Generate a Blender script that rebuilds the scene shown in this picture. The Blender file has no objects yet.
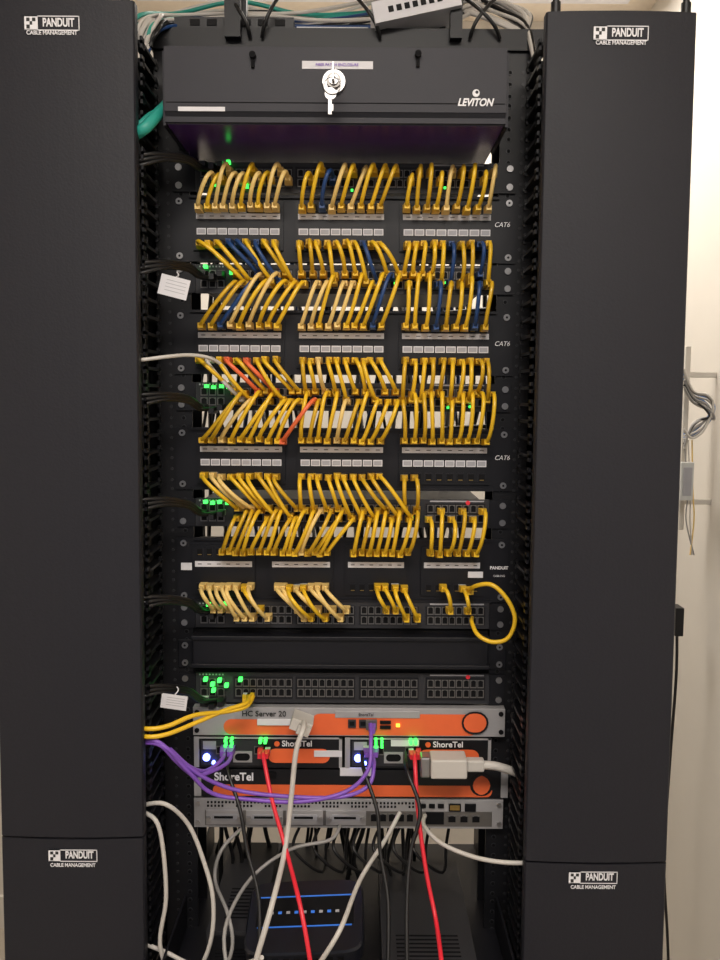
import bpy, math, random
from mathutils import Vector, Matrix
random.seed(11)
scene=bpy.context.scene
scene.view_settings.view_transform='Standard'
# ---------------------------------------------------------------- camera
F=877.0; pitch=math.radians(5.5); roll=math.radians(0.35)
C=Vector((0,-1.254,1.60))
fw=Vector((0,math.cos(pitch),-math.sin(pitch)))
R0=Vector((1,0,0)); U0=Vector((0,math.sin(pitch),math.cos(pitch)))
R=R0*math.cos(roll)+U0*math.sin(roll); U=U0*math.cos(roll)-R0*math.sin(roll)
cd=bpy.data.cameras.new('camera'); cam=bpy.data.objects.new('camera',cd)
scene.collection.objects.link(cam); scene.camera=cam
cd.sensor_fit='VERTICAL'; cd.sensor_height=24; cd.lens=24*F/960; cd.clip_start=0.01
M=Matrix((R,U,-fw)).transposed().to_4x4(); M.translation=C; cam.matrix_world=M
def P(u,v,y=0.0):
    d=fw+R*((u-360)/F)+U*((480-v)/F)
    return C+d*((y-C.y)/d.y)
def Q(u,v,y=0.0):
    a=P(u,v,y); a.z=P(342,v,y).z; return a
# ---------------------------------------------------------------- materials
MT={}
def mat(name,col,rough=0.5,metal=0.0,emit=0,var=0.08,scale=40,spec=0.5,bump=0,coat=0):
    m=bpy.data.materials.new(name); m.use_nodes=True
    nt=m.node_tree; b=nt.nodes['Principled BSDF']
    tc=nt.nodes.new('ShaderNodeTexCoord'); n=nt.nodes.new('ShaderNodeTexNoise')
    n.inputs['Scale'].default_value=scale; n.inputs['Detail'].default_value=4
    nt.links.new(tc.outputs['Object'],n.inputs['Vector'])
    mx=nt.nodes.new('ShaderNodeMix'); mx.data_type='RGBA'
    mx.inputs[6].default_value=(*[c*(1-var) for c in col],1)
    mx.inputs[7].default_value=(*[min(1,c*(1+var)) for c in col],1)
    nt.links.new(n.outputs['Fac'],mx.inputs[0]); nt.links.new(mx.outputs[2],b.inputs['Base Color'])
    b.inputs['Roughness'].default_value=rough; b.inputs['Metallic'].default_value=metal
    b.inputs['Specular IOR Level'].default_value=spec
    b.inputs['Coat Weight'].default_value=coat
    if emit:
        b.inputs['Emission Color'].default_value=(*col,1); b.inputs['Emission Strength'].default_value=emit
    if bump:
        bp=nt.nodes.new('ShaderNodeBump'); bp.inputs['Strength'].default_value=bump; bp.inputs['Distance'].default_value=0.002
        nt.links.new(n.outputs['Fac'],bp.inputs['Height']); nt.links.new(bp.outputs['Normal'],b.inputs['Normal'])
    MT[name]=m; return m
mat('wall_paint',(0.66,0.62,0.56),0.9,var=0.04,scale=6,bump=0.15)
mat('ceiling_tile',(0.72,0.63,0.52),0.9,var=0.06,scale=60)
mat('floor_vinyl',(0.42,0.37,0.30),0.6)
mat('door_black',(0.0150,0.0150,0.0205),0.55,var=0.12,scale=300,bump=0.15,spec=0.32)
mat('rack_black',(0.007,0.007,0.009),0.45,spec=0.35)
mat('deep_black',(0.003,0.003,0.004),0.8,spec=0.2)
mat('panel_black',(0.007,0.007,0.010),0.45,spec=0.35)
mat('plastic_black',(0.007,0.007,0.009),0.4,spec=0.35)
mat('box_paint',(0.013,0.012,0.019),0.5,var=0.1,spec=0.35)
mat('box_under_sheen',(0.060,0.020,0.14),0.25)  # violet reflection painted into the underside's base colour
mat('switch_grey',(0.026,0.026,0.030),0.45,spec=0.4)
mat('port_metal',(0.20,0.19,0.18),0.35,0.7)
mat('port_dark',(0.004,0.004,0.005),0.6,spec=0.2)
mat('silver',(0.42,0.41,0.42),0.42,0.35)
mat('steel',(0.42,0.41,0.41),0.33,0.9)
mat('label_white',(0.68,0.67,0.70),0.7)
mat('label_grey',(0.36,0.36,0.39),0.7)
mat('white_ink',(0.80,0.79,0.82),0.6)
mat('dark_ink',(0.02,0.02,0.02),0.6)
mat('orange',(0.82,0.14,0.04),0.45)
mat('brass',(0.40,0.27,0.09),0.35,0.9)
mat('c_yellow',(0.80,0.49,0.018),0.38,coat=0.15)
mat('c_yellow2',(0.64,0.38,0.015),0.38,coat=0.15)
mat('c_cream',(0.82,0.58,0.20),0.42)
mat('c_blue',(0.012,0.050,0.17),0.4)
mat('c_lblue',(0.10,0.22,0.50),0.4)
mat('c_orange',(0.80,0.15,0.05),0.42)
mat('c_white',(0.56,0.53,0.49),0.5)
mat('c_black',(0.006,0.006,0.007),0.4)
mat('c_red',(0.78,0.025,0.045),0.4)
mat('c_purple',(0.22,0.09,0.50),0.4)
mat('c_teal',(0.02,0.30,0.24),0.45)
mat('c_grey',(0.30,0.29,0.28),0.5)
mat('led_green',(0.05,1.0,0.10),0.4,emit=2.4,var=0)
mat('led_blue',(0.12,0.16,1.0),0.4,emit=12,var=0)
mat('led_amber',(1.0,0.5,0.05),0.4,emit=2,var=0)
mat('navy_gloss',(0.006,0.007,0.012),0.35)
mat('blue_trim',(0.04,0.16,0.60),0.2,emit=0.35,var=0)
mat('clear_plastic',(0.55,0.56,0.55),0.15)
mat('lamp',(1.0,0.95,0.88),0.5,emit=3,var=0)
# ---------------------------------------------------------------- mesh builder
class MB:
    def __init__(s): s.v=[];s.f=[];s.m=[];s.sm=[];s.names=[]
    def mi(s,n):
        if n not in s.names: s.names.append(n)
        return s.names.index(n)
    def add(s,vs,fs,m,smooth=False):
        o=len(s.v); s.v+= [Vector(p) for p in vs]; k=s.mi(m)
        for f in fs: s.f.append([i+o for i in f]); s.m.append(k); s.sm.append(smooth)
    def box(s,x0,x1,y0,y1,z0,z1,m,top=1.0):
        vs=[(x0,y0,z0),(x1,y0,z0),(x1,y1,z0),(x0,y1,z0),(x0,y0,z1),(x1,y0,z1),(x1,y1,z1),(x0,y1,z1)]
        s.add(vs,[(0,1,5,4),(1,2,6,5),(2,3,7,6),(3,0,4,7),(4,5,6,7),(3,2,1,0)],m)
    def pb(s,u0,u1,v0,v1,y0,y1,m):
        vm=(v0+v1)/2
        s.box(Q(u0,vm,y0).x,Q(u1,vm,y0).x,y0,y1,Q(342,v1,y0).z,Q(342,v0,y0).z,m)
    def obox(s,c,sx,sy,sz,rot,m):
        vs=[]
        for z in(-1,1):
            for (x,y) in((-1,-1),(1,-1),(1,1),(-1,1)): vs.append(Vector(c)+rot@Vector((x*sx/2,y*sy/2,z*sz/2)))
        s.add(vs,[(0,1,5,4),(1,2,6,5),(2,3,7,6),(3,0,4,7),(4,5,6,7),(3,2,1,0)],m)
    def cyl(s,c,r,depth,m,axis='y',n=14,r2=None):
        r2=r if r2 is None else r2
        c=Vector(c); ax={'x':(Vector((0,1,0)),Vector((0,0,1)),Vector((1,0,0))),'y':(Vector((1,0,0)),Vector((0,0,1)),Vector((0,1,0))),'z':(Vector((1,0,0)),Vector((0,1,0)),Vector((0,0,1)))}[axis]
        a=[];b=[]
        for i in range(n):
            t=2*math.pi*i/n; d=ax[0]*math.cos(t)+ax[1]*math.sin(t)
            a.append(c+d*r-ax[2]*depth/2); b.append(c+d*r2+ax[2]*depth/2)
        fs=[tuple(range(n)),tuple(range(2*n-1,n-1,-1))]
        s.add(a+b,fs,m)
        s.add(a+b,[(i,(i+1)%n,n+(i+1)%n,n+i) for i in range(n)],m,True)
    def tube(s,pts,r,m,seg=8,res=6,raw=False):
        pts=[Vector(p) for p in pts]
        if not raw:
            out=[];n=len(pts)
            for i in range(n-1):
                p0=pts[max(i-1,0)];p1=pts[i];p2=pts[i+1];p3=pts[min(i+2,n-1)]
                for k in range(res):
                    t=k/res
                    out.append(0.5*((2*p1)+(p2-p0)*t+(2*p0-5*p1+4*p2-p3)*t*t+(3*p1-p0-3*p2+p3)*t**3))
            out.append(pts[-1]); pts=out
        n=len(pts); vs=[]; nrm=None
        for i,p in enumerate(pts):
            t=(pts[min(i+1,n-1)]-pts[max(i-1,0)])
            if t.length<1e-9: t=Vector((0,0,1))
            t.normalize()
            if nrm is None: nrm=t.orthogonal().normalized()
            nrm=(nrm-t*nrm.dot(t)); nrm=nrm.normalized() if nrm.length>1e-6 else t.orthogonal().normalized()
            b=t.cross(nrm)
            for k in range(seg):
                a=2*math.pi*k/seg; vs.append(p+(nrm*math.cos(a)+b*math.sin(a))*r)
        fs=[]
        for i in range(n-1):
            for k in range(seg):
                k2=(k+1)%seg; fs.append((i*seg+k,i*seg+k2,(i+1)*seg+k2,(i+1)*seg+k))
        s.add(vs,fs,m,True)
        s.add(vs[:seg],[tuple(range(seg))],m); s.add(vs[-seg:],[tuple(range(seg))],m)
    def make(s,name,bevel=0,parent=None):
        lo=Vector([min(p[i] for p in s.v) for i in range(3)]); hi=Vector([max(p[i] for p in s.v) for i in range(3)])
        c=(lo+hi)/2
        me=bpy.data.meshes.new(name); me.from_pydata([p-c for p in s.v],[],s.f)
        for n in s.names: me.materials.append(MT[n])
        for p,k,q in zip(me.polygons,s.m,s.sm): p.material_index=k; p.use_smooth=q
        me.update()
        o=bpy.data.objects.new(name,me); scene.collection.objects.link(o); o.location=c
        if parent: o.parent=parent; o.location=c-parent.location
        if bevel:
            b=o.modifiers.new('bevel','BEVEL'); b.width=bevel; b.segments=2; b.limit_method='ANGLE'
        return o
def text(s,u,v,y,h,m,parent,name='lettering',sx=1.0,shear=0,bold=0):
    c=bpy.data.curves.new(name,'FONT'); c.body=s; c.size=h; c.align_x='CENTER'; c.align_y='CENTER'; c.extrude=0.0003; c.shear=shear; c.offset=bold
    c.materials.append(MT[m]); o=bpy.data.objects.new(name,c); scene.collection.objects.link(o)
    o.rotation_euler=(math.pi/2,0,0); o.scale=(sx,1,1)
    p=Q(u,v,y); p.y=y-0.0006
    if u<140 or u>530: p=P(u,v,y); p.y=y-0.0006
    o.parent=parent; o.location=p-parent.location
    return o
# ---------------------------------------------------------------- room
XL,XR,YB,YF,ZC=-1.25,0.76,1.25,-3.0,2.62
def wall(name,*a,m='wall_paint'):
    b=MB(); b.box(*a,m); return b.make(name)
wall('floor',XL,XR,YF,YB,-0.1,0,m='floor_vinyl')
wall('ceiling',XL,XR,YF,YB,ZC,ZC+0.1,m='ceiling_tile')
wall('wall_back',XL,XR,YB,YB+0.1,0,ZC)
wall('wall_right',XR,XR+0.1,YF,YB+0.1,0,ZC)
wall('wall_left',XL-0.1,XL,YF,YB+0.1,0,ZC)
wall('baseboard_back',XL,XR,YB-0.012,YB,0,0.1)
wall('baseboard_right',XR-0.012,XR,YF,YB-0.013,0,0.1)
# ---------------------------------------------------------------- rack
XC=Q(342,480).x
b=MB()
ZT=Q(342,42).z
xl0,xl1=Q(160,480).x,Q(193,480).x
xr0,xr1=Q(493,480).x,Q(526,480).x
for (a,c,s) in((xl0,xl1,-1),(xr0,xr1,1)):
    b.box(a,c,0.0,0.005,0.02,ZT,'rack_black')
    ox=a if s<0 else c-0.004
    b.box(ox,ox+0.004,0.005,0.075,0.02,ZT,'rack_black')
    b.box(a,c,0.075,0.08,0.02,ZT,'rack_black')
    z=0.1; hx=(xl1-0.012) if s<0 else (xr0+0.012)
    while z<ZT-0.03:
        for k in(0,0.0159,0.0318):
            b.cyl((hx,-0.0003,z+k),0.0034,0.0012,'switch_grey',n=10)
            b.cyl((hx,-0.0009,z+k),0.0024,0.0006,'deep_black',n=10)
            b.cyl((hx+s*0.018,-0.0003,z+k),0.0022,0.0012,'switch_grey',n=8)
        z+=0.04445
b.box(xl0-0.01,xr1+0.01,-0.006,0.0,ZT-0.012,ZT+0.016,'rack_black')
b.box(xl0-0.01,xr1+0.01,0.0,0.09,ZT,ZT+0.004,'rack_black')
for s in(0,1):
    y0=-0.35 if s==0 else 0.08
    b.box(xl0-0.02,xr1+0.02,y0,y0+0.35,0.0,0.02,'rack_black')
b.make('equipment_rack')
b=MB()
for u,w in((232,8),(457,6)): b.pb(u-w,u+w,-60,37,-0.02,-0.0065,'rack_black')
b.pb(240,246,-60,37,0.0,0.02,'rack_black'); b.pb(440,446,-40,37,0.03,0.05,'rack_black')
z=Q(342,-8,0.1).z
for y in(0.02,0.22): b.box(-0.62,0.60,y,y+0.012,z+0.06,z+0.10,'rack_black')
for i in range(9): b.box(-0.58+i*0.14,-0.565+i*0.14,0.03,0.23,z+0.07,z+0.09,'rack_black')
b.make('overhead_cable_ladder')
# ---------------------------------------------------------------- vertical cable managers
def manager(side):
    b=MB(); y=-0.15
    if side<0: L=lambda v:-19+v*20/836; Rr=lambda v:134+v*9.5/836; vt,vs=0,837
    else: L=lambda v:547-v*22/860; Rr=lambda v:698-v*31/860; vt,vs=12,862
    zt=P((L(vt)+Rr(vt))/2,vt,y).z; zs=P((L(vs)+Rr(vs))/2,vs,y).z
    xa=P(L(vt),vt,y).x; xb=P(Rr(vt),vt,y).x; xc=P(L(vs),vs,y).x; xd=P(Rr(vs),vs,y).x
    def lerp(a,c,z): return a+(c-a)*(zt-z)/(zt-zs)
    for (z1,z0) in((zt,zs+0.0014),(zs-0.0014,0.06)):
        n=10; vs_=[]
        prof=[(i/n,-0.004*(1-(2*i/n-1)**2)) for i in range(n+1)]
        prof=[(0,0.016),(0,0.003)]+[(0.010,0.0)]+[(0.010+0.98*t,d) for t,d in prof]+[(1,0.003),(1,0.016)]
        k=len(prof)
        for z in(z0,z1):
            for t,d in prof:
                X=lerp(xa,xc,z)*(1-t)+lerp(xb,xd,z)*t
                vs_.append((X,y+d,z))
        b.add(vs_,[(i,i+1,k+i+1,k+i) for i in range(k-1)],'door_black',False)
        b.add(vs_,[tuple(range(k))[::-1],tuple(range(k,2*k)),(k-1,0,k,2*k-1)],'door_black')
    xi=xb if side<0 else xa
    xo=xa if side<0 else xb
    s=1 if side<0 else -1
    post=xl0 if side<0 else xr1
    e0,e1=xo+s*0.03,post-s*0.002
    b.box(min(e0,e1),max(e0,e1),0.03,0.034,0.05,zt,'deep_black')  # dark rear plate, added to block light from behind
    b.box(min(e0,e0+s*.003),max(e0,e0+s*.003),-0.12,0.03,0.05,zt,'rack_black')
    e1=xi-s*0.012
    b.box(min(e0,e1),max(e0,e1),-0.133,-0.12,0.05,zt-0.01,'deep_black')
    z=0.1
    while z<zt-0.02:
        x1=lerp(xb,xd,z) if side<0 else lerp(xa,xc,z)
        x1+=s*0.003; x0=x1-s*0.012
        b.box(min(x0,x1),max(x0,x1),-0.125,-0.035,z,z+0.004,'plastic_black')
        b.box(min(x1-s*.003,x1),max(x1-s*.003,x1),-0.125,-0.112,z-0.005,z+0.009,'plastic_black')
        b.box(min(x1-s*.003,x1),max(x1-s*.003,x1),-0.05,-0.042,z-0.005,z+0.009,'rack_black')
        z+=0.0222
    for X in(xa+0.012,xb-0.012):
        b.cyl((X,y+0.006,zt+0.006),0.006,0.014,'plastic_black',axis='z')
        b.cyl((X,y+0.006,zt+0.016),0.004,0.008,'plastic_black',axis='z')
    o=b.make('vertical_cable_manager')
    for (u,v) in (((52,25),(73,857)) if side<0 else ((621,35),(593,879))):
        k=1.0 if v<400 else 0.97
        yy=y-0.0042
        lb=MB(); c=P(u,v,yy)
        def fr(x0,x1,z0,z1,m,d=0): lb.box(c.x+x0*k,c.x+x1*k,yy-0.0006-d,yy,c.z+z0*k,c.z+z1*k,m)
        fr(-0.033,0.033,0.0095,0.0105,'white_ink');fr(-0.033,0.033,-0.0065,-0.0055,'white_ink')
        fr(0.032,0.033,-0.0065,0.0105,'white_ink'); fr(-0.033,-0.017,-0.0065,0.0105,'white_ink')
        fr(-0.0305,-0.0265,0.004,0.008,'dark_ink',0.0003);fr(-0.0235,-0.0195,0.004,0.008,'dark_ink',0.0003)
        fr(-0.0305,-0.0265,-0.0045,0.0,'dark_ink',0.0003); fr(-0.0265,-0.0235,0.000,0.004,'dark_ink',0.0003)
        lb.make('logo_badge',parent=o)
        text('PANDUIT',u+6.5,v-2.0,yy,0.0135,'white_ink',o,sx=0.66*k,bold=0.0004)
        text('CABLE MANAGEMENT',u,v+8,yy,0.0068,'white_ink',o,sx=0.90*k,bold=0.00012)
manager(-1); manager(1)
# ---------------------------------------------------------------- helpers for screws
def ears(b,v0,v1,ul=None,ur=None,m='panel_black',y=-0.003):
    z0=Q(342,v1).z; z1=Q(342,v0).z; xa=xl1-0.024 if ul is None else ul; xb=xr0+0.024 if ur is None else ur
    b.box(xa,xb,y,-0.0002,z0,z1,m)
    for x in(xl1-0.014,xr0+0.014):
        for z in(z0+0.008,z1-0.008):
            b.cyl((x,y-0.0012,z),0.0046,0.0024,'steel',n=12); b.cyl((x,y-0.0026,z),0.0018,0.0006,'port_dark',n=6)
# ---------------------------------------------------------------- fibre enclosure
b=MB(); y=-0.13
x0=Q(164,80,y).x; x1=Q(507,80,y).x; zt=Q(342,47,y).z; zm=Q(342,112,y).z; zb=Q(342,124,y).z
b.box(x0,x1,y,y+0.003,zm,zt,'box_paint')
b.box(x0,x1,y+0.003,0.15,zb+0.002,zt-0.003,'box_paint')
b.add([(x0,y+0.001,zm),(x1,y+0.001,zm),(x1-0.002,y+0.006,zb),(x0+0.002,y+0.006,zb)],[(0,1,2,3)],'panel_black')
b.box(x0+0.002,x1-0.002,y+0.006,0.15,zb,zb+0.002,'box_under_sheen')
b.box(x0-0.004,x0,y+0.01,-0.0,zb,zt-0.002,'box_paint'); b.box(x1,x1+0.004,y+0.01,0,zb,zt-0.002,'box_paint')
b.box(x0+0.002,x1-0.002,y-0.0005,y,zm+0.010,zm+0.0112,'deep_black')
b.pb(302,373,61,69,y-0.0008,y,'label_white'); b.pb(178,225,107.5,112,y-0.0008,y,'label_white')
for u,v in((253,57),(418,55)):
    c=Q(u,v,y); b.cyl((c.x,y-0.004,c.z),0.004,0.008,'deep_black')
    b.box(c.x-.002,c.x+.002,y-.004,y,c.z-0.014,c.z-.003,'deep_black')
c=Q(334,83,y)
b.cyl((c.x,y-0.003,c.z),0.0140,0.006,'steel',n=28,r2=0.0150); b.cyl((c.x,y-0.008,c.z),0.009,0.006,'port_metal',n=24)
b.cyl((c.x,y-0.012,c.z),0.006,0.003,'steel',n=20)
b.box(c.x-0.0012,c.x+0.0012,y-0.028,y-0.012,c.z-0.004,c.z+0.004,'steel')
b.box(c.x-0.0012,c.x+0.0012,y-0.042,y-0.028,c.z-0.010,c.z+0.010,'steel')
b.tube([(c.x-0.001+0.010*math.sin(t),y-0.036,c.z-0.015+0.010*math.cos(t)) for t in [i*math.pi/8 for i in range(17)]],0.0010,'steel',seg=6,res=2)
b.cyl((c.x-0.003,y-0.034,c.z-0.024),0.007,0.002,'steel',n=20)
b.box(c.x-0.0060,c.x-0.0015,y-0.0345,y-0.0325,c.z-0.048,c.z-0.024,'steel')
b.box(c.x-0.0015,c.x+0.0005,y-0.0345,y-0.0325,c.z-0.044,c.z-0.036,'steel')
o=b.make('fiber_patch_enclosure',bevel=0.0008)
text('LEVITON',475,102,y,0.0125,'white_ink',o,shear=0.3,bold=0.0004,sx=0.86)
text('FIBER PATCH ENCLOSURE',337,65,y-0.001,0.0045,'c_purple',o)
bb=MB(); c=Q(476,92.5,y)
bb.cyl((c.x,y-0.0005,c.z),0.0045,0.0012,'white_ink',n=16); bb.cyl((c.x+0.001,y-0.0011,c.z+0.001),0.002,0.0004,'box_paint',n=12)
bb.make('logo_badge',parent=o)
# ---------------------------------------------------------------- switches
def port(b,u,v,w=6.4,h=8,y=-0.006,up=True):
    b.pb(u-w/2,u+w/2,v-h/2,v+h/2,y-0.0015,y,'port_metal')
    b.pb(u-w/2+0.9,u+w/2-0.9,v-h/2+1.2,v+h/2-1.2,y-0.0022,y,'port_dark')
    b.pb(u-w/5,u+w/5,v-h/2+0.6,v-h/2+1.5,y-0.0022,y,'port_dark')
def switch(v0,v1,leds,logo=False,u0=196,u1=489):
    b=MB(); y=-0.006
    b.pb(u0,u1,v0,v1,y,-0.0001,'switch_grey')
    xx0=Q(u0,v0).x+0.012; xx1=Q(u1,v0).x-0.012
    b.box(xx0,xx1,-0.0001,0.20,Q(342,v1).z+0.002,Q(342,v0).z-0.001,'switch_grey')
    z0=Q(342,v1).z; z1=Q(342,v0).z
    for (xa,xb) in((xl1-0.022,Q(u0,v0).x),(Q(u1,v0).x,xr0+0.022)):
        b.box(xa,xb,-0.004,-0.001,z0,z1,'panel_black')
    for x in(xl1-0.014,xr0+0.014):
        for z in(z0+0.008,z1-0.008): b.cyl((x,-0.0052,z),0.0046,0.0024,'steel',n=12)
    vc=(v0+v1)/2
    for g in(235,297,360.5,427):
        b.pb(g-1.5,g+58,v0+4,v1-3.5,y-0.0008,y,'plastic_black')
        for i in range(8):
            for vv in(vc-4.6,vc+5.2): port(b,g+3.6+i*7.15,vv)
    for i in range(3):
        for vv in(vc-4.6,vc+5.2): port(b,204+i*8.4,vv,w=7)
    for i in range(8):
        b.pb(199+i*3.3,200.6+i*3.3,v0+1.5,v0+3,y-0.0006,y,'label_grey')
    for u,v in leds:
        if u<260: b.pb(u-1.8,u+1.8,v-1.5,v+1.5,y-0.014,y-0.004,'led_green')
        else: b.pb(u-1.1,u+1.1,v-1.1,v+1.1,y-0.003,y-0.001,'led_green')
    b.pb(430,484,v0+1,v0+2.4,y-0.0006,y,'label_grey')
    if logo:
        c=Q(472,v0+3,y); b.cyl((c.x-0.006,y-0.001,c.z),0.0032,0.001,'c_red',n=12)
    return b.make('network_switch',bevel=0)
switch(163,193,[(228,162),(213,184),(246,186),(352,190),(445,187)])
switch(265,294,[(205,267),(231,273),(395,283),(446,282)])
switch(383,411,[(206,387),(213,388),(221,387),(228,388),(395,392),(448,407),(470,406)])
switch(499,527,[(205,503),(212,504),(219,503),(227,504),(418,517)],logo=True)
switch(602,628,[(208,606),(225,605)])
switch(673,703,[(205,681),(212,686),(219,682),(226,687),(240,681),(213,692)],logo=True)
# ---------------------------------------------------------------- patch panels
def patch(v0,v1,vu,vs,vl,vlo,groups,txt=None,cells=8,tu=502):
    b=MB(); ears(b,v0,v1); y=-0.003
    z0=Q(342,v1).z; z1=Q(342,v0).z
    b.box(xl1+0.006,xr0-0.006,-0.0002,0.02,z0+0.002,z1-0.002,'panel_black')
    b.box(xl1,xr0,-0.007,-0.003,z1-0.0035,z1,'panel_black'); b.box(xl1,xr0,-0.007,-0.003,z0,z0+0.0035,'panel_black')
    for (u0,u1) in groups:
        b.pb(u0-3,u1+3,vu-7,vlo+7,y-0.0035,y,'plastic_black')
        yy=y-0.0035
        w=(u1-u0)/cells
        if vs:
            b.pb(u0,u1,vs-3,vs+2.6,yy-0.0008,yy,'label_white')
            for i in range(cells):
                b.pb(u0+i*w+w*.3,u0+i*w+w*.7,vs-0.6,vs+0.2,yy-0.001,yy,'switch_grey')
        for i in range(cells):
            uc=u0+(i+.5)*w
            if vl:
                b.pb(uc-w*.44,uc+w*.44,vl-3.2,vl+3.2,yy-0.0008,yy,'label_white'); b.pb(uc-w*.36,uc+w*.36,vl-2.2,vl+2.2,yy-0.0011,yy,'label_grey')
            for vv in(vu,vlo):
                b.pb(uc-w*.36,uc+w*.36,vv-4.5,vv+4.5,yy-0.001,yy,'panel_black')
                b.pb(uc-w*.28,uc+w*.28,vv-3.4,vv+3.6,yy-0.0014,yy,'port_dark')
                b.pb(uc-w*.2,uc+w*.2,vv+2.0,vv+2.8,yy-0.0017,yy,'brass')
    o=b.make('patch_panel')
    if txt: text(txt,tu,vs+7,-0.0045,0.0092,'white_ink',o,shear=0.25,sx=0.95)
    return o
patch(197,263,208,217,232,244,[(196,280),(298,384),(403,491)],'CAT6')
patch(311,375,328,336,349,361,[(198,281),(299,384),(402,489)],'CAT6')
patch(428,490,441,450,463,477,[(200,282),(300,383),(402,487)],'CAT6')
o=patch(538,601,553,565,None,588,[(195,252),(272,330),(348,404),(424,480)],None,cells=6)
text('PANDUIT',499,567,-0.0045,0.0062,'white_ink',o,bold=0.0002); text('CABLING',499,575,-0.0045,0.0040,'white_ink',o)
b=MB(); b.pb(181,193,564,571,-0.006,-0.0035,'label_white'); b.pb(468,483,571,577,-0.009,-0.0075,'label_white')
b.make('port_label')
# ---------------------------------------------------------------- blank shelf / drawer
b=MB(); b.pb(193,488,640,668,-0.02,0.0,'panel_black'); b.pb(191,490,637,641,-0.024,0,'panel_black'); b.pb(191,490,665,669,-0.024,0,'panel_black')
b.box(Q(195,650).x,Q(486,650).x,0,0.25,Q(342,667).z,Q(342,642).z,'panel_black'); ears(b,640,668)
b.pb(193,488,628.5,637,-0.001,0.01,'deep_black'); b.pb(193,488,669,672.5,-0.001,0.01,'deep_black')  # black strips stand in for the shadow around the drawer
b.make('blank_rack_drawer',bevel=0.001)
# ---------------------------------------------------------------- silver appliance server
def pill(b,u0,u1,v0,v1,y,m,t=0.0008):
    p0=Q(u0,(v0+v1)/2,y); p1=Q(u1,(v0+v1)/2,y); z0=Q(342,v1,y).z; z1=Q(342,v0,y).z; r=(z1-z0)/2
    pts=[]
    for i in range(9):
        a=math.pi/2+math.pi*i/8; pts.append((p0.x+r+r*math.cos(a),(z0+z1)/2+r*math.sin(a)))
    for i in range(9):
        a=-math.pi/2+math.pi*i/8; pts.append((p1.x-r+r*math.cos(a),(z0+z1)/2+r*math.sin(a)))
    n=len(pts); vs=[(x,y-t,z) for x,z in pts]+[(x,y,z) for x,z in pts]
    b.add(vs,[tuple(range(n))]+[(i,(i+1)%n,n+(i+1)%n,n+i) for i in range(n)],m)
y=-0.016
b=MB(); b.pb(193,505,708,736,y,0.0,'silver'); b.box(Q(205,720).x,Q(494,720).x,0,0.3,Q(342,735).z,Q(342,709).z,'silver')
pill(b,224,477,720,734.5,y,'orange'); pill(b,310,477,714,734.5,y-.0001,'orange')
b.pb(335,420,711,718,y-0.0022,y,'silver')
pill(b,462,488,711,733,y-0.0022,'plastic_black'); pill(b,464,486,713,731,y-0.0032,'orange')
b.pb(257,291,720,726,y-0.0036,y,'label_white')
for u in(352,363): b.pb(u-4,u+4,720,728,y-0.004,y,'switch_grey'); b.pb(u-2.5,u+2.5,721.5,726,y-0.0045,y,'port_dark')
b.pb(366,377,720,730,y-0.005,y,'port_metal')
for r_ in(721,726): b.pb(380,391,r_,r_+3,y-0.004,y,'port_dark')
b.pb(396,400,724,727,y-0.004,y,'led_amber')
for u in(197,501):
    for v in(713,731): c=Q(u,v,y); b.cyl((c.x,y-0.001,c.z),0.0035,0.002,'port_dark')
o=b.make('rack_server',bevel=0.0006)
text('HC Server 20',264,714.3,y-0.001,0.0115,'dark_ink',o,bold=0.0001); text('ShoreTel',366,714.6,y-0.003,0.006,'dark_ink',o)
def voice(u0,u1,lab):
    b=MB(); b.pb(u0,u1,738,768,y,0,'plastic_black'); b.box(Q(u0+6,750).x,Q(u1-6,750).x,0,0.22,Q(342,767).z,Q(342,739).z,'panel_black')
    b.pb(u0,u0+5,738,768,y-0.003,y,'silver'); b.pb(u1-3,u1,738,768,y-0.002,y,'silver')
    b.pb(u0,u1,738,739.4,y-0.002,y,'silver')
    pill(b,u0+74,u1-12,749,763,y,'orange')
    b.pb(u0+7,u0+70,741,766,y-0.0015,y,'switch_grey'); b.pb(u0+9,u0+22,742,750,y-0.002,y,'label_grey')
    for i,k in enumerate((26,35,64)): port(b,u0+k,751,w=8,h=8,y=y-0.0015)
    b.pb(u0+39,u0+58,752,763,y-0.003,y,'silver'); pill(b,u0+41,u0+56,754,761,y-0.003,'port_dark')
    for u in(u0+31,u0+37):
        for v in(742,747): b.pb(u-1.2,u+1.2,v-1.2,v+1.2,y-0.016,y-0.003,'led_green')
    for u in(u0+66,u0+71):
        b.pb(u-1.4,u+1.4,741,744.5,y-0.016,y-0.003,'led_green')
    c=Q(u0+13,757,y); b.cyl((c.x,y-0.004,c.z),0.0052,0.004,'led_blue',n=14)
    c=Q(u0+20,762,y); b.cyl((c.x,y-0.004,c.z),0.0025,0.004,'led_blue',n=14)
    b.pb(u1-lab,u1-lab+28,751 if lab<60 else 740,757 if lab<60 else 746,y-0.0024,y,'label_white')
    o=b.make('voice_switch_appliance')
    text('ShoreTel',u0+103,744,y-0.001,0.012,'white_ink',o,bold=0.0002)
    bb=MB(); c=Q(u0+83,744,y); bb.cyl((c.x,y-0.001,c.z),0.004,0.001,'orange',n=12); bb.make('logo_badge',parent=o)
voice(194,342,28); voice(345,491,100)
b=MB(); b.pb(194,508,770,797,y,0,'plastic_black'); b.box(Q(205,780).x,Q(497,780).x,0,0.25,Q(342,796).z,Q(342,771).z,'panel_black')
for u in(194,501): b.pb(u,u+7,770,797,y-0.002,y,'silver')
pill(b,213,492,785,796,y,'orange'); pill(b,470,493,773,795,y-0.0009,'plastic_black'); pill(b,473,490,775,794,y-0.0017,'orange')
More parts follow.
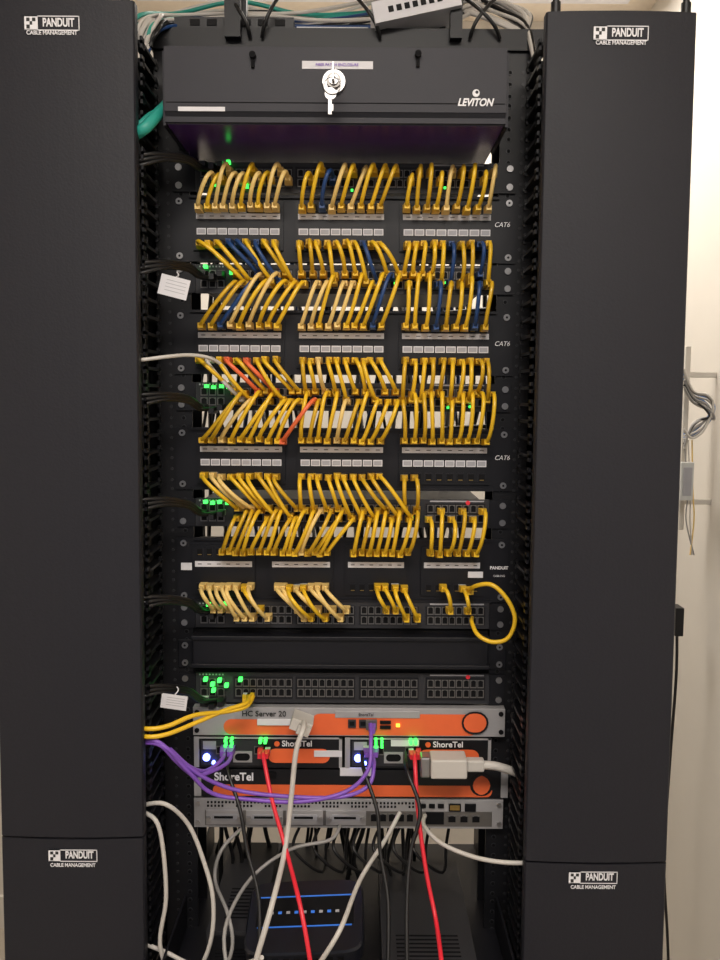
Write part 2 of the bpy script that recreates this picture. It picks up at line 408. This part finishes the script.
b.pb(340,372,768,776,y-0.0025,y,'label_white'); b.pb(420,445,770,778,y-0.002,y,'switch_grey')
for u in(430,436): b.pb(u-1.6,u+1.6,771,774,y-0.020,y,'led_green')
b.pb(268,276,773,779,y-0.003,y,'port_dark')
o=b.make('voice_gateway',bevel=0.0005); text('ShoreTel',234,777.5,y-0.001,0.0165,'white_ink',o,bold=0.0004,sx=.95)
b=MB(); b.pb(194,503,799,828,y,0,'silver'); b.box(Q(203,810).x,Q(495,810).x,0,0.28,Q(342,827).z,Q(342,800).z,'silver')
b.pb(205,492,811,826,y-0.001,y,'port_metal')
for r in range(2):
    for i in range(58):
        u=207+i*3.6
        if r==0 or (i%8<5): b.pb(u,u+2,802+r*3.6,804.2+r*3.6,y-0.0012,y,'port_dark')
for u0,u1 in((206,243),(246,283),(286,323),(326,366)):
    b.pb(u0,u1,811,825.5,y-0.003,y,'silver'); b.pb(u0+6,u1-6,815,821,y-0.004,y,'label_grey')
    b.pb(u0+8,u1-10,817,819.4,y-0.0046,y,'port_dark')
    for u in(u0+3,u1-3): c=Q(u,818,y); b.cyl((c.x,y-0.005,c.z),0.0035,0.005,'steel')
for i in range(5): port(b,374+i*9,818,w=8,h=9,y=y-0.001)
for i in range(3): b.pb(420+i*9,426+i*9,804,808,y-0.003,y,'port_dark')
b.pb(449,461,804,811,y-0.004,y,'port_dark'); b.pb(450,460,805,810,y-0.005,y,'brass'); b.pb(465,476,804,811,y-0.004,y,'port_dark'); b.pb(426,444,812,824,y-0.003,y,'port_dark')
for u in(452,464,476): port(b,u,819,w=9,h=8,y=y-0.001)
for u in(198,499):
    for v in(804,823): c=Q(u,v,y); b.cyl((c.x,y-0.001,c.z),0.0035,0.002,'steel')
b.make('modular_router',bevel=0.0005)
# ---------------------------------------------------------------- patch cables
BUND={'y':MB(),'blue':MB(),'or':MB(),'w':MB()}
def plug(b,p,col,dz=0,k=1.0):
    x,y_,z=p
    b.box(x-0.0052*k,x+0.0052*k,y_-0.012,y_,z-0.004,z+0.004,'clear_plastic' if random.random()<.25 else col)
    w0,w1=0.0054*k,0.0036
    vs=[(x-w0,y_-0.010,z-0.0046),(x+w0,y_-0.010,z-0.0046),(x+w0,y_-0.010,z+0.0046),(x-w0,y_-0.010,z+0.0046),
        (x-w1,y_-0.025,z-0.0036+dz),(x+w1,y_-0.025,z-0.0036+dz),(x+w1,y_-0.025,z+0.0036+dz),(x-w1,y_-0.025,z+0.0036+dz)]
    b.add(vs,[(0,1,2,3),(4,5,6,7),(0,1,5,4),(1,2,6,5),(2,3,7,6),(3,0,4,7)],col)
def cable(ua,va,ub,vb,col,arch=0.0,r=0.0029,out=None):
    b=BUND['y']
    if col=='c_blue': b=BUND['blue']
    if col=='c_orange': b=BUND['or']
    if col=='c_white': b=BUND['w']
    a=Q(ua,va,-0.02); a.y=-0.008; c=Q(ub,vb,-0.02); c.y=-0.008
    plug(b,a,col,0.001); plug(b,c,col,0.001)
    a2=a+Vector((0,-0.022,0.001)); c2=c+Vector((0,-0.022,0.001))
    o=out if out else random.uniform(0.020,0.040)
    dx=(c2.x-a2.x)
    h1=a2+Vector((-dx*0.05+random.uniform(-.005,.005),-o,0.003+arch+random.uniform(-.003,.004)))
    h2=c2+Vector((-dx*0.30+random.uniform(-.004,.004),-o*random.uniform(.8,1.2),0.012+random.uniform(0,.009)))
    pts=[a2+Vector((0,0.006,0))]
    for i in range(13):
        t=i/12; pts.append(a2*(1-t)**3+h1*3*t*(1-t)**2+h2*3*t*t*(1-t)+c2*t**3)
    pts.append(c2+Vector((0,0.006,0)))
    b.tube(pts,r,col,raw=True)
def row(va,vb,groups,arch=0.0):
    for (a0,a1,b0,b1,n,spec) in groups:
        for i in range(n):
            t=i/(n-1) if n>1 else 0
            col=spec.get(i) if i in spec else (random.choice(['c_yellow','c_yellow','c_yellow2','c_yellow']) if not spec.get('cream') else random.choice(['c_cream','c_cream','c_yellow']))
            cable(a0+(a1-a0)*t+random.uniform(-1.6,1.6),va+random.choice((-4,4)) if va in SWT else va+random.uniform(-1,1),
                  b0+(b1-b0)*t+random.uniform(-.8,.8),vb+random.choice((-4,4)) if vb in SWT else vb+random.uniform(-1,1),col,arch)
SWT=set([177,279,281,396,398,513,515,614])
B='c_blue';O='c_orange';W='c_white';Cc='c_cream'
row(177,209,[(214,288,199,276,10,{'cream':1}),(313,395,302,380,9,{2:B,3:Cc,5:Cc}),(410,494,406,487,9,{8:Cc,4:Cc})],arch=0.014)
row(245,279,[(200,275,237,293,9,{3:B,4:B,6:B}),(301,380,302,398,10,{7:B}),(406,488,404,488,10,{5:B,8:B})])
row(281,327,[(236,303,202,278,9,{3:Cc,2:B,5:Cc}),(318,400,302,381,10,{'cream':1,8:B}),(408,490,405,485,9,{3:B,7:B})],arch=0.006)
row(361,396,[(201,275,234,300,9,{1:W,3:O,5:O}),(302,380,306,395,10,{2:Cc}),(405,487,402,486,10,{})])
row(398,441,[(236,300,203,278,9,{2:Cc}),(308,398,301,380,10,{4:Cc}),(404,490,405,485,10,{})],arch=0.006)
cable(316,402,283,442,O,0.01)
row(477,513,[(203,277,238,298,9,{1:Cc,2:Cc}),(301,380,302,410,10,{}),(404,416,404,416,2,{})])
row(515,553,[(238,292,222,274,8,{}),(298,353,283,327,8,{3:Cc}),(362,416,354,407,8,{}),(430,482,430,476,6,{})],arch=0.004)
row(588,614,[(203,250,214,268,8,{'cream':1}),(276,324,297,347,8,{'cream':1}),(377,405,386,417,4,{}),(444,464,450,468,2,{})])
lb=BUND['y']
a=Q(470,590,-0.02)
plug(lb,Vector((a.x,-0.006,a.z)),'c_yellow')
lb.tube([Q(470,590,-0.03),Q(476,585,-0.055),Q(492,584,-0.07),Q(507,598,-0.075),Q(515,618,-0.075),Q(508,637,-0.07),Q(492,641,-0.065),Q(478,634,-0.055),Q(472,622,-0.035),Q(472,617,-0.012)],0.0031,'c_yellow')
for d in(0,8):
    lb.tube([Q(249+d/2,697,-0.03),Q(246,704+d*.4,-0.055),Q(225,711+d*.2,-0.075),Q(195,724-d,-0.105),Q(168,735-d,-0.13),Q(148,738-d,-0.138),Q(130,735-d,-0.125)],0.0032,'c_yellow')
    c=Q(247+d/2,696,-0.01); plug(lb,Vector((c.x,-0.009,c.z)),'c_yellow')
BUND['y'].make('yellow_patch_cables'); BUND['blue'].make('blue_patch_cables'); BUND['or'].make('orange_patch_cables')
bw=BUND['w']
bw.tube([Q(128,361,-0.12),Q(142,361,-0.13),Q(165,358,-0.12),Q(190,356,-0.09),Q(210,359,-0.07),Q(224,368,-0.05),Q(232,384,-0.035),Q(236,391,-0.012)],0.0025,'c_white')
bw.make('white_patch_cables')
b=MB()
for v,n in((160,3),(268,3),(400,3),(505,3),(603,3),(692,3)):
    for i in range(n):
        o_=i*5-4
        b.tube([Q(125,v+o_+4,-0.115),Q(142,v+o_,-0.12),Q(165,v+o_*.6-3,-0.10),Q(188,v+o_*.5,-0.065),Q(200,v+6+i*2,-0.04),Q(205+i*8.4,v+8+(i%2)*3,-0.012)],0.0028,'c_black')
        c=Q(205+i*8.4,v+8+(i%2)*3,-0.01); plug(b,Vector((c.x,-0.006,c.z)),'c_black')
b.make('black_network_cables')
for (u,v,a,w,h) in((174,288,-14,0.038,0.026),(174,703,-8,0.035,0.020)):
    b=MB(); c=Q(u,v,-0.105); rot=Matrix.Rotation(math.radians(-a),3,'Y')
    b.obox(c,w,0.0006,h,rot,'label_white')
    for k in range(4): b.obox(c+rot@Vector((0.002,-0.0004,h*0.28-k*h*.17)),w*.7,0.0002,0.0007,rot,'label_grey')
    b.tube([c+rot@Vector((0,0,h/2)),c+Vector((0.004,0.01,h/2+0.003)),Q(u+3,v-15,-0.09)],0.001,'label_white',seg=6)
    b.make('cable_tag')
# ---------------------------------------------------------------- purple, red, grey, white leads
b=MB()
for pts in([(224,751,-.03),(222,760,-.06),(205,772,-.09),(185,765,-.12),(165,748,-.135),(142,740,-.125)],
           [(232,751,-.03),(228,763,-.06),(212,772,-.09),(194,776,-.11),(176,762,-.125),(160,746,-.135),(140,744,-.125)],
           [(371,724,-.03),(371,740,-.055),(368,770,-.075),(345,792,-.085),(300,802,-.09),(250,800,-.09),(212,794,-.10),(188,772,-.12),(160,744,-.135),(138,742,-.125)],
           [(372,752,-.03),(374,765,-.06),(368,786,-.08),(340,797,-.085),(290,797,-.09),(238,791,-.09),(200,776,-.11),(170,750,-.13)]):
    b.tube([Q(*p) for p in pts],0.0029,'c_purple')
for u,v in((225,748),(232,748),(372,725),(375,748),(367,748)): c=Q(u,v,-.018); plug(b,Vector((c.x,-.018,c.z)),'c_purple')
b.make('purple_patch_cables')
b=MB()
b.tube([Q(263,752,-.035),Q(264,760,-.06),Q(272,800,-.09),Q(286,850,-.12),Q(300,905,-.19),Q(310,960,-.22),Q(316,1010,-.22)],0.0030,'c_red')
b.tube([Q(415,752,-.035),Q(415,762,-.06),Q(418,810,-.09),Q(426,870,-.12),Q(436,920,-.15),Q(442,965,-.22),Q(446,1010,-.22)],0.0030,'c_red')
for u in(262,267,412,417): c=Q(u,750,-.018); plug(b,Vector((c.x,-.018,c.z)),'c_red')
b.make('red_patch_cables')
b=MB()
c=Q(302,721,-.03); b.obox((c.x,-.035,c.z),0.030,0.036,0.017,Matrix.Rotation(0.35,3,'Y'),'c_white')
b.obox((c.x+.004,-.058,c.z-0.002),0.018,0.014,0.013,Matrix.Rotation(0.35,3,'Y'),'c_white')
b.tube([Q(304,722,-.06),Q(303,730,-.085),Q(296,752,-.095),Q(291,800,-.10),Q(285,850,-.12),Q(272,905,-.20),Q(255,965,-.22),Q(245,1010,-.22)],0.0037,'c_white')
b.make('console_cable')
b=MB()
c=Q(452,764,-.05); b.box(Q(430,764,-.05).x,Q(466,764,-.05).x,-.068,-.032,c.z-0.014,c.z+0.014,'c_white')
b.box(Q(420,764,-.05).x,Q(430,764,-.05).x,-.062,-.038,c.z-0.015,c.z+0.015,'steel')
b.box(Q(466,764,-.05).x,Q(484,764,-.05).x,-.058,-.042,c.z-0.008,c.z+0.009,'c_white')
b.tube([Q(478,764,-.05),Q(495,765,-.055),Q(512,770,-.05),Q(526,776,-.03),Q(540,780,0.0)],0.0066,'c_white')
b.make('serial_cable',bevel=0.004)
b=MB()
for pts,r in(([(425,815,-.03),(424,825,-.06),(440,842,-.09),(470,855,-.11),(500,861,-.125),(535,862,-.125)],.0031),
           ([(140,812,-.12),(156,822,-.135),(163,850,-.135),(166,900,-.135),(160,945,-.135),(172,985,-.135)],.0030),
           ([(140,807,-.12),(165,805,-.135),(188,825,-.12),(203,860,-.12),(213,900,-.13),(210,945,-.14),(190,990,-.14)],.0030),
           ([(400,812,-.03),(385,840,-.06),(360,880,-.12),(340,930,-.22),(315,970,-.22)],.0031),
           ([(340,826,-.02),(330,840,-.05),(290,850,-.06),(250,880,-.09),(225,930,-.16),(230,985,-.20)],.0026),
           ([(140,943,-.12),(165,953,-.13),(200,968,-.15),(240,965,-.19),(262,958,-.22)],.003),
           ([(245,826,-.02),(222,850,-.05),(215,880,-.06),(228,915,-.14),(232,950,-.16),(215,990,-.17)],.0026)):
    b.tube([Q(*p) for p in pts],r,'c_white' if r>.0028 else 'c_grey')
b.make('grey_network_cables')
b=MB()
for i in range(26):
    u=215+random.uniform(0,200); y0=random.uniform(0.05,0.25); k=random.uniform(-14,14)
    b.tube([Q(u,815,y0),Q(u+k*.4,835,y0),Q(u+k,860,y0),Q(u+k*.6,885,y0),Q(u+k*2,925,y0)],random.uniform(.0022,.004),'c_black')
for u,w in((372,8),(415,-4),(235,12)):
    b.tube([Q(u-10,752,-.03),Q(u-8,770,-.07),Q(u+5,810,-.10),Q(u+w,850,-.12),Q(u+w*2,900,-.15),Q(u+w*2,965,-.19)],.0028,'c_black')
for i in range(7):
    u=300+i*20; b.tube([Q(u,826,.0),Q(u-6,850,-.04),Q(u+22,872,-.03),Q(u+26,845,.02),Q(u+30,820,.05)],.0024,'c_black')
b.make('power_cords')
b=MB()
for i in range(48):
    u=random.uniform(205,485); y0=random.uniform(0.24,0.36)
    pts=[]; x=Q(u,400,y0).x
    for k in range(7):
        x+=random.uniform(-.035,.035); x=max(-.30,min(.22,x)); pts.append((x,y0+random.uniform(-.02,.02),1.95-k*.16))
    b.tube(pts,random.uniform(.0025,.0045),random.choice(['c_black','c_black','c_blue','c_black','c_grey']),seg=6)
for i in range(12):
    z=1.15+i*.065; y0=.23
    b.tube([(-.30,y0,z),(-.15,y0+.02,z-random.uniform(.0,.03)),(0,y0+.02,z-random.uniform(0,.03)),(.1,y0+.02,z),(.22,y0,z+.01)],.004,'c_black',seg=6)
b.make('rear_cable_bundle')
# ---------------------------------------------------------------- bottom shelf and gear
zs=0.80
b=MB(); b.box(xl1-.02,xr0+.02,-0.25,0.25,zs-0.003,zs,'panel_black'); b.box(xl1-.02,xr0+.02,-0.253,-0.25,zs-0.03,zs+0.0,'panel_black')
for x in(xl1-.02,xr0+.017): b.box(x,x+.003,-0.25,0.25,zs,zs+0.05,'panel_black')
b.make('rack_shelf')
def wedge(name,u0,u1,y0,y1,h,m,d=6):
    b=MB(); X0=P(u0,900,y0).x; X1=P(u1,900,y0).x
    b.box(X0,X1,y0,y1,zs,zs+h,m)
    b.box(X0+.004,X1-.004,y0-.003,y0,zs+.006,zs+h-.006,'plastic_black')
    for i in range(8): b.box(X0+.012,X1-.012,y0-.004,y0,zs+.010+i*.005,zs+.0115+i*.005,'deep_black')
    for i in range(9): b.box(X0+.02,X1-.02,y0+.03+i*.009,y0+.033+i*.009,zs+h,zs+h+.0006,'deep_black')
    b.make(name,bevel=0.003)
wedge('desktop_computer',384,484,-0.20,0.10,0.050,'switch_grey')
wedge('external_drive_enclosure',206,262,-0.12,0.12,0.070,'switch_grey')
# wireless router: flat rounded-rectangular box, leaning on its stand
b=MB(); c=P(306,922,-0.14)
def slab(b,c,rx,ry,th,m,n=48,e=7.0,tilt=0.30):
    rot=Matrix.Rotation(tilt,3,'X')@Matrix.Rotation(-.06,3,'Y'); rings=[(0.97,-th/2),(1.0,-th/2+.003),(1.0,th/2-.003),(0.97,th/2)]
    vs=[]
    for k,z in rings:
        for i in range(n):
            a=2*math.pi*i/n; ca,sa=math.cos(a),math.sin(a)
            vs.append(c+rot@Vector((rx*k*math.copysign(abs(ca)**(2/e),ca),ry*k*math.copysign(abs(sa)**(2/e),sa),z)))
    fs=[tuple(range(n))[::-1],tuple(range((len(rings)-1)*n,len(rings)*n))]
    b.add(vs,fs,m)
    b.add(vs,[(j*n+i,j*n+(i+1)%n,(j+1)*n+(i+1)%n,(j+1)*n+i) for j in range(len(rings)-1) for i in range(n)],m,False)
    return rot
rot=slab(b,c,0.078,0.058,0.026,'navy_gloss')
b.obox(c+rot@Vector((0,0.006,0.0132)),0.13,0.044,0.001,rot,'deep_black')
for yy in(0.030,-0.018): b.obox(c+rot@Vector((0,yy,0.0134)),0.125,0.0016,0.0012,rot,'blue_trim')
for k in range(9): b.obox(c+rot@Vector((-0.045+k*.011,0.004,0.0139)),.005,.004,.0006,rot,'blue_trim' if k%2 else 'label_grey')
for k in range(8): b.obox(c+rot@Vector((-0.05+k*.014,-0.0585,0)),.008,.001,.009,rot,'port_dark')
b.box(c.x-.05,c.x+.05,c.y-.0,c.y+.035,zs,c.z-.014,'plastic_black')
b.box(c.x-.06,c.x+.06,c.y-.035,c.y,zs,c.z-.028,'plastic_black')
b.make('wireless_router')
b=MB(); X0=P(412,950,-.22).x; X1=P(500,950,-.22).x
b.box(X0,X1,-.245,-.21,zs,zs+.024,'switch_grey')
for i in range(8): b.box(X0+.01+i*.013,X0+.02+i*.013,-.2465,-.245,zs+.008,zs+.018,'port_dark')
b.make('desktop_switch',bevel=.001)
# ---------------------------------------------------------------- on top of rack
b=MB(); rot=Matrix.Rotation(math.radians(-12),3,'Y')
c=Q(414,22,0.03); b.obox(c,0.118,0.12,0.028,rot,'label_white'); b.obox(c+rot@Vector((0,0,.0155)),0.10,0.10,0.004,rot,'label_white')
for i in range(7): b.obox(c+rot@Vector((-.035+i*.011,-.0605,0)),.007,.001,.008,rot,'port_dark')
b.box(c.x-.05,c.x+.05,c.y-.02,c.y+.04,ZT+.0165,c.z-.016,'label_grey')
b.make('media_converter',bevel=.002)
b=MB(); b.box(Q(180,30,.04).x,Q(296,30,.04).x,.0,.14,ZT+.0165,ZT+.032,'plastic_black')
for i in range(6): b.box(Q(190+i*17,30).x,Q(200+i*17,30).x,-.001,0,ZT+.02,ZT+.029,'port_dark')
b.make('network_hub',bevel=.002)
b=MB(); b.box(Q(300,30,.1).x,Q(368,30,.1).x,.03,.15,ZT+.0165,ZT+.032,'label_white'); b.box(Q(304,30,.1).x,Q(364,30,.1).x,.029,.03,ZT+.02,ZT+.029,'label_grey'); b.make('fiber_splice_tray',bevel=.002)
b=MB()
for i in range(30):
    y0=random.uniform(-.0,.2); u=random.uniform(150,215); m=random.choice(['c_white','c_white','c_white','c_teal','c_grey','c_blue','c_black'])
    h=random.uniform(0,20)
    b.tube([Q(128+i*.8,55-h,-.04),Q(140+i*.8,32-h*.8,-.02),Q(u,26-h*.6,y0),Q(u+60,24-h+random.uniform(-6,8),y0+.02),Q(u+130,24-h*.4+random.uniform(-8,8),y0+.04),Q(u+230,20-h+random.uniform(-12,12),.2)],random.uniform(.0022,.0032),m)
for i in range(16):
    u=random.uniform(450,500); h=random.uniform(0,14); m=random.choice(['c_white','c_grey','c_white','c_black','c_black'])
    b.tube([Q(400+i*4,26-h,.03),Q(u,12-h,.06),Q(u+30,16-h*.5,.03),Q(528,40-h,0),Q(536,75,-.03),Q(538,120,-.03)],random.uniform(.002,.0032),m)
for u0,k in((262,14),(380,-20),(470,22),(500,-30),(250,-18)):
    b.tube([Q(u0,38,-.01),Q(u0+k*.2,24,-.02),Q(u0+k*.7,8,-.02),Q(u0+k*1.6,-12,0)],.0026,'c_black')
b.make('overhead_cable_bundle')
b=MB(); b.tube([P(122,146,-.11),P(136,134,-.13),P(146,127,-.135),P(156,116,-.12),P(166,106,-.09),P(172,98,-.03)],.0075,'c_teal',seg=12)
b.tube([P(122,136,-.11),P(138,126,-.13),P(150,116,-.12),P(163,108,-.09),P(172,95,-.02)],.0045,'c_teal')
b.make('ground_cable')
b=MB()
for i in range(14):
    x=xl0-.022+random.uniform(-.012,.008)
    b.tube([(x+random.uniform(-.006,.006),random.uniform(-.02,.015),2.05-k*.22) for k in range(8)],.003,'c_black')
    x=xr1+.022+random.uniform(-.006,.008)
    b.tube([(x+random.uniform(-.006,.006),random.uniform(-.02,.015),2.05-k*.22) for k in range(8)],.003,'c_black')
b.make('vertical_cable_bundle')
# ---------------------------------------------------------------- right wall fittings
yw=.62
b=MB(); a=P(686,346,yw); c=P(692,530,yw)
b.box(a.x,a.x+.012,yw,yw+.03,c.z,a.z,'wall_paint')
for zz in(a.z-.06,c.z+.06): b.box(a.x+.004,XR,yw+.01,yw+.016,zz-.006,zz+.006,'wall_paint')
b.make('wall_conduit_channel',bevel=.002)
b=MB()
for i,m in enumerate(['c_white','c_grey','c_lblue','c_white','c_lblue','c_grey','c_white','c_black','c_grey','c_white']):
    k=i*2.2-9; q=random.uniform(-4,3); yy=yw-.03-random.uniform(0,.03)
    b.tube([P(684,378+k,yy),P(693,396+k*.6,yy),P(707+q,402+k*.8,yy-.01),P(713+q,412+k*.7,yy-.01),P(704+q,424-k*.6,yy),P(692,432-k*.7,yy),P(684,438+k,yy)],.0024,m)
for k,m in((0,'c_grey'),(4,'c_white'),(8,'c_cream')): b.tube([P(684+k,440,yw-.03),P(688+k*.6,490,yw-.035),P(686+k,520,yw-.03),P(694-k*.5,555,yw-.03)],.0016,m)
b.make('coiled_wall_cables')
b=MB(); a=P(680,462,yw-.05); c=P(691,500,yw-.05); b.box(a.x,c.x,yw-.06,yw-.04,c.z,a.z,'clear_plastic'); b.box(a.x+.004,c.x-.004,yw-.062,yw-.06,c.z+.01,a.z-.01,'label_grey'); b.box(a.x+.005,c.x-.005,yw-.04,yw,c.z+.02,a.z-.02,'label_grey'); b.make('junction_box',bevel=.002)
b=MB(); a=P(673,606,yw-.02); c=P(680,634,yw-.02); b.box(a.x,c.x,yw-.04,yw+.0,c.z,a.z,'plastic_black')
b.tube([P(677,634,yw-.02),P(676,680,yw-.02),P(670,760,yw),P(664,860,yw),P(668,950,yw),P(672,1100,yw)],.0035,'c_black')
b.make('power_adapter',bevel=.002)
# ---------------------------------------------------------------- lights
def area(name,loc,sx,sy,e,col,rot=(0,0,0)):
    l=bpy.data.lights.new(name,'AREA'); l.shape='RECTANGLE'; l.size=sx; l.size_y=sy; l.energy=e; l.color=col
    o=bpy.data.objects.new(name,l); scene.collection.objects.link(o); o.location=loc; o.rotation_euler=rot
for x,y,e in((0.0,-1.5,35),(0.05,0.75,17)):  # second, rear fixture is unseen, added to brighten the back wall
    nm='ceiling_light_fixture'
    b=MB(); b.box(x-.62,x+.62,y-.32,y+.32,ZC-.03,ZC-.001,'label_white'); b.box(x-.58,x+.58,y-.28,y+.28,ZC-.032,ZC-.03,'lamp'); b.make(nm)
    area('lamp_glow',(x,y,ZC-.04),1.1,.5,e,(1.0,.93,.85))
w=bpy.data.worlds.new('world'); scene.world=w; w.use_nodes=True
w.node_tree.nodes['Background'].inputs[0].default_value=(.75,.78,.9,1); w.node_tree.nodes['Background'].inputs[1].default_value=0.35
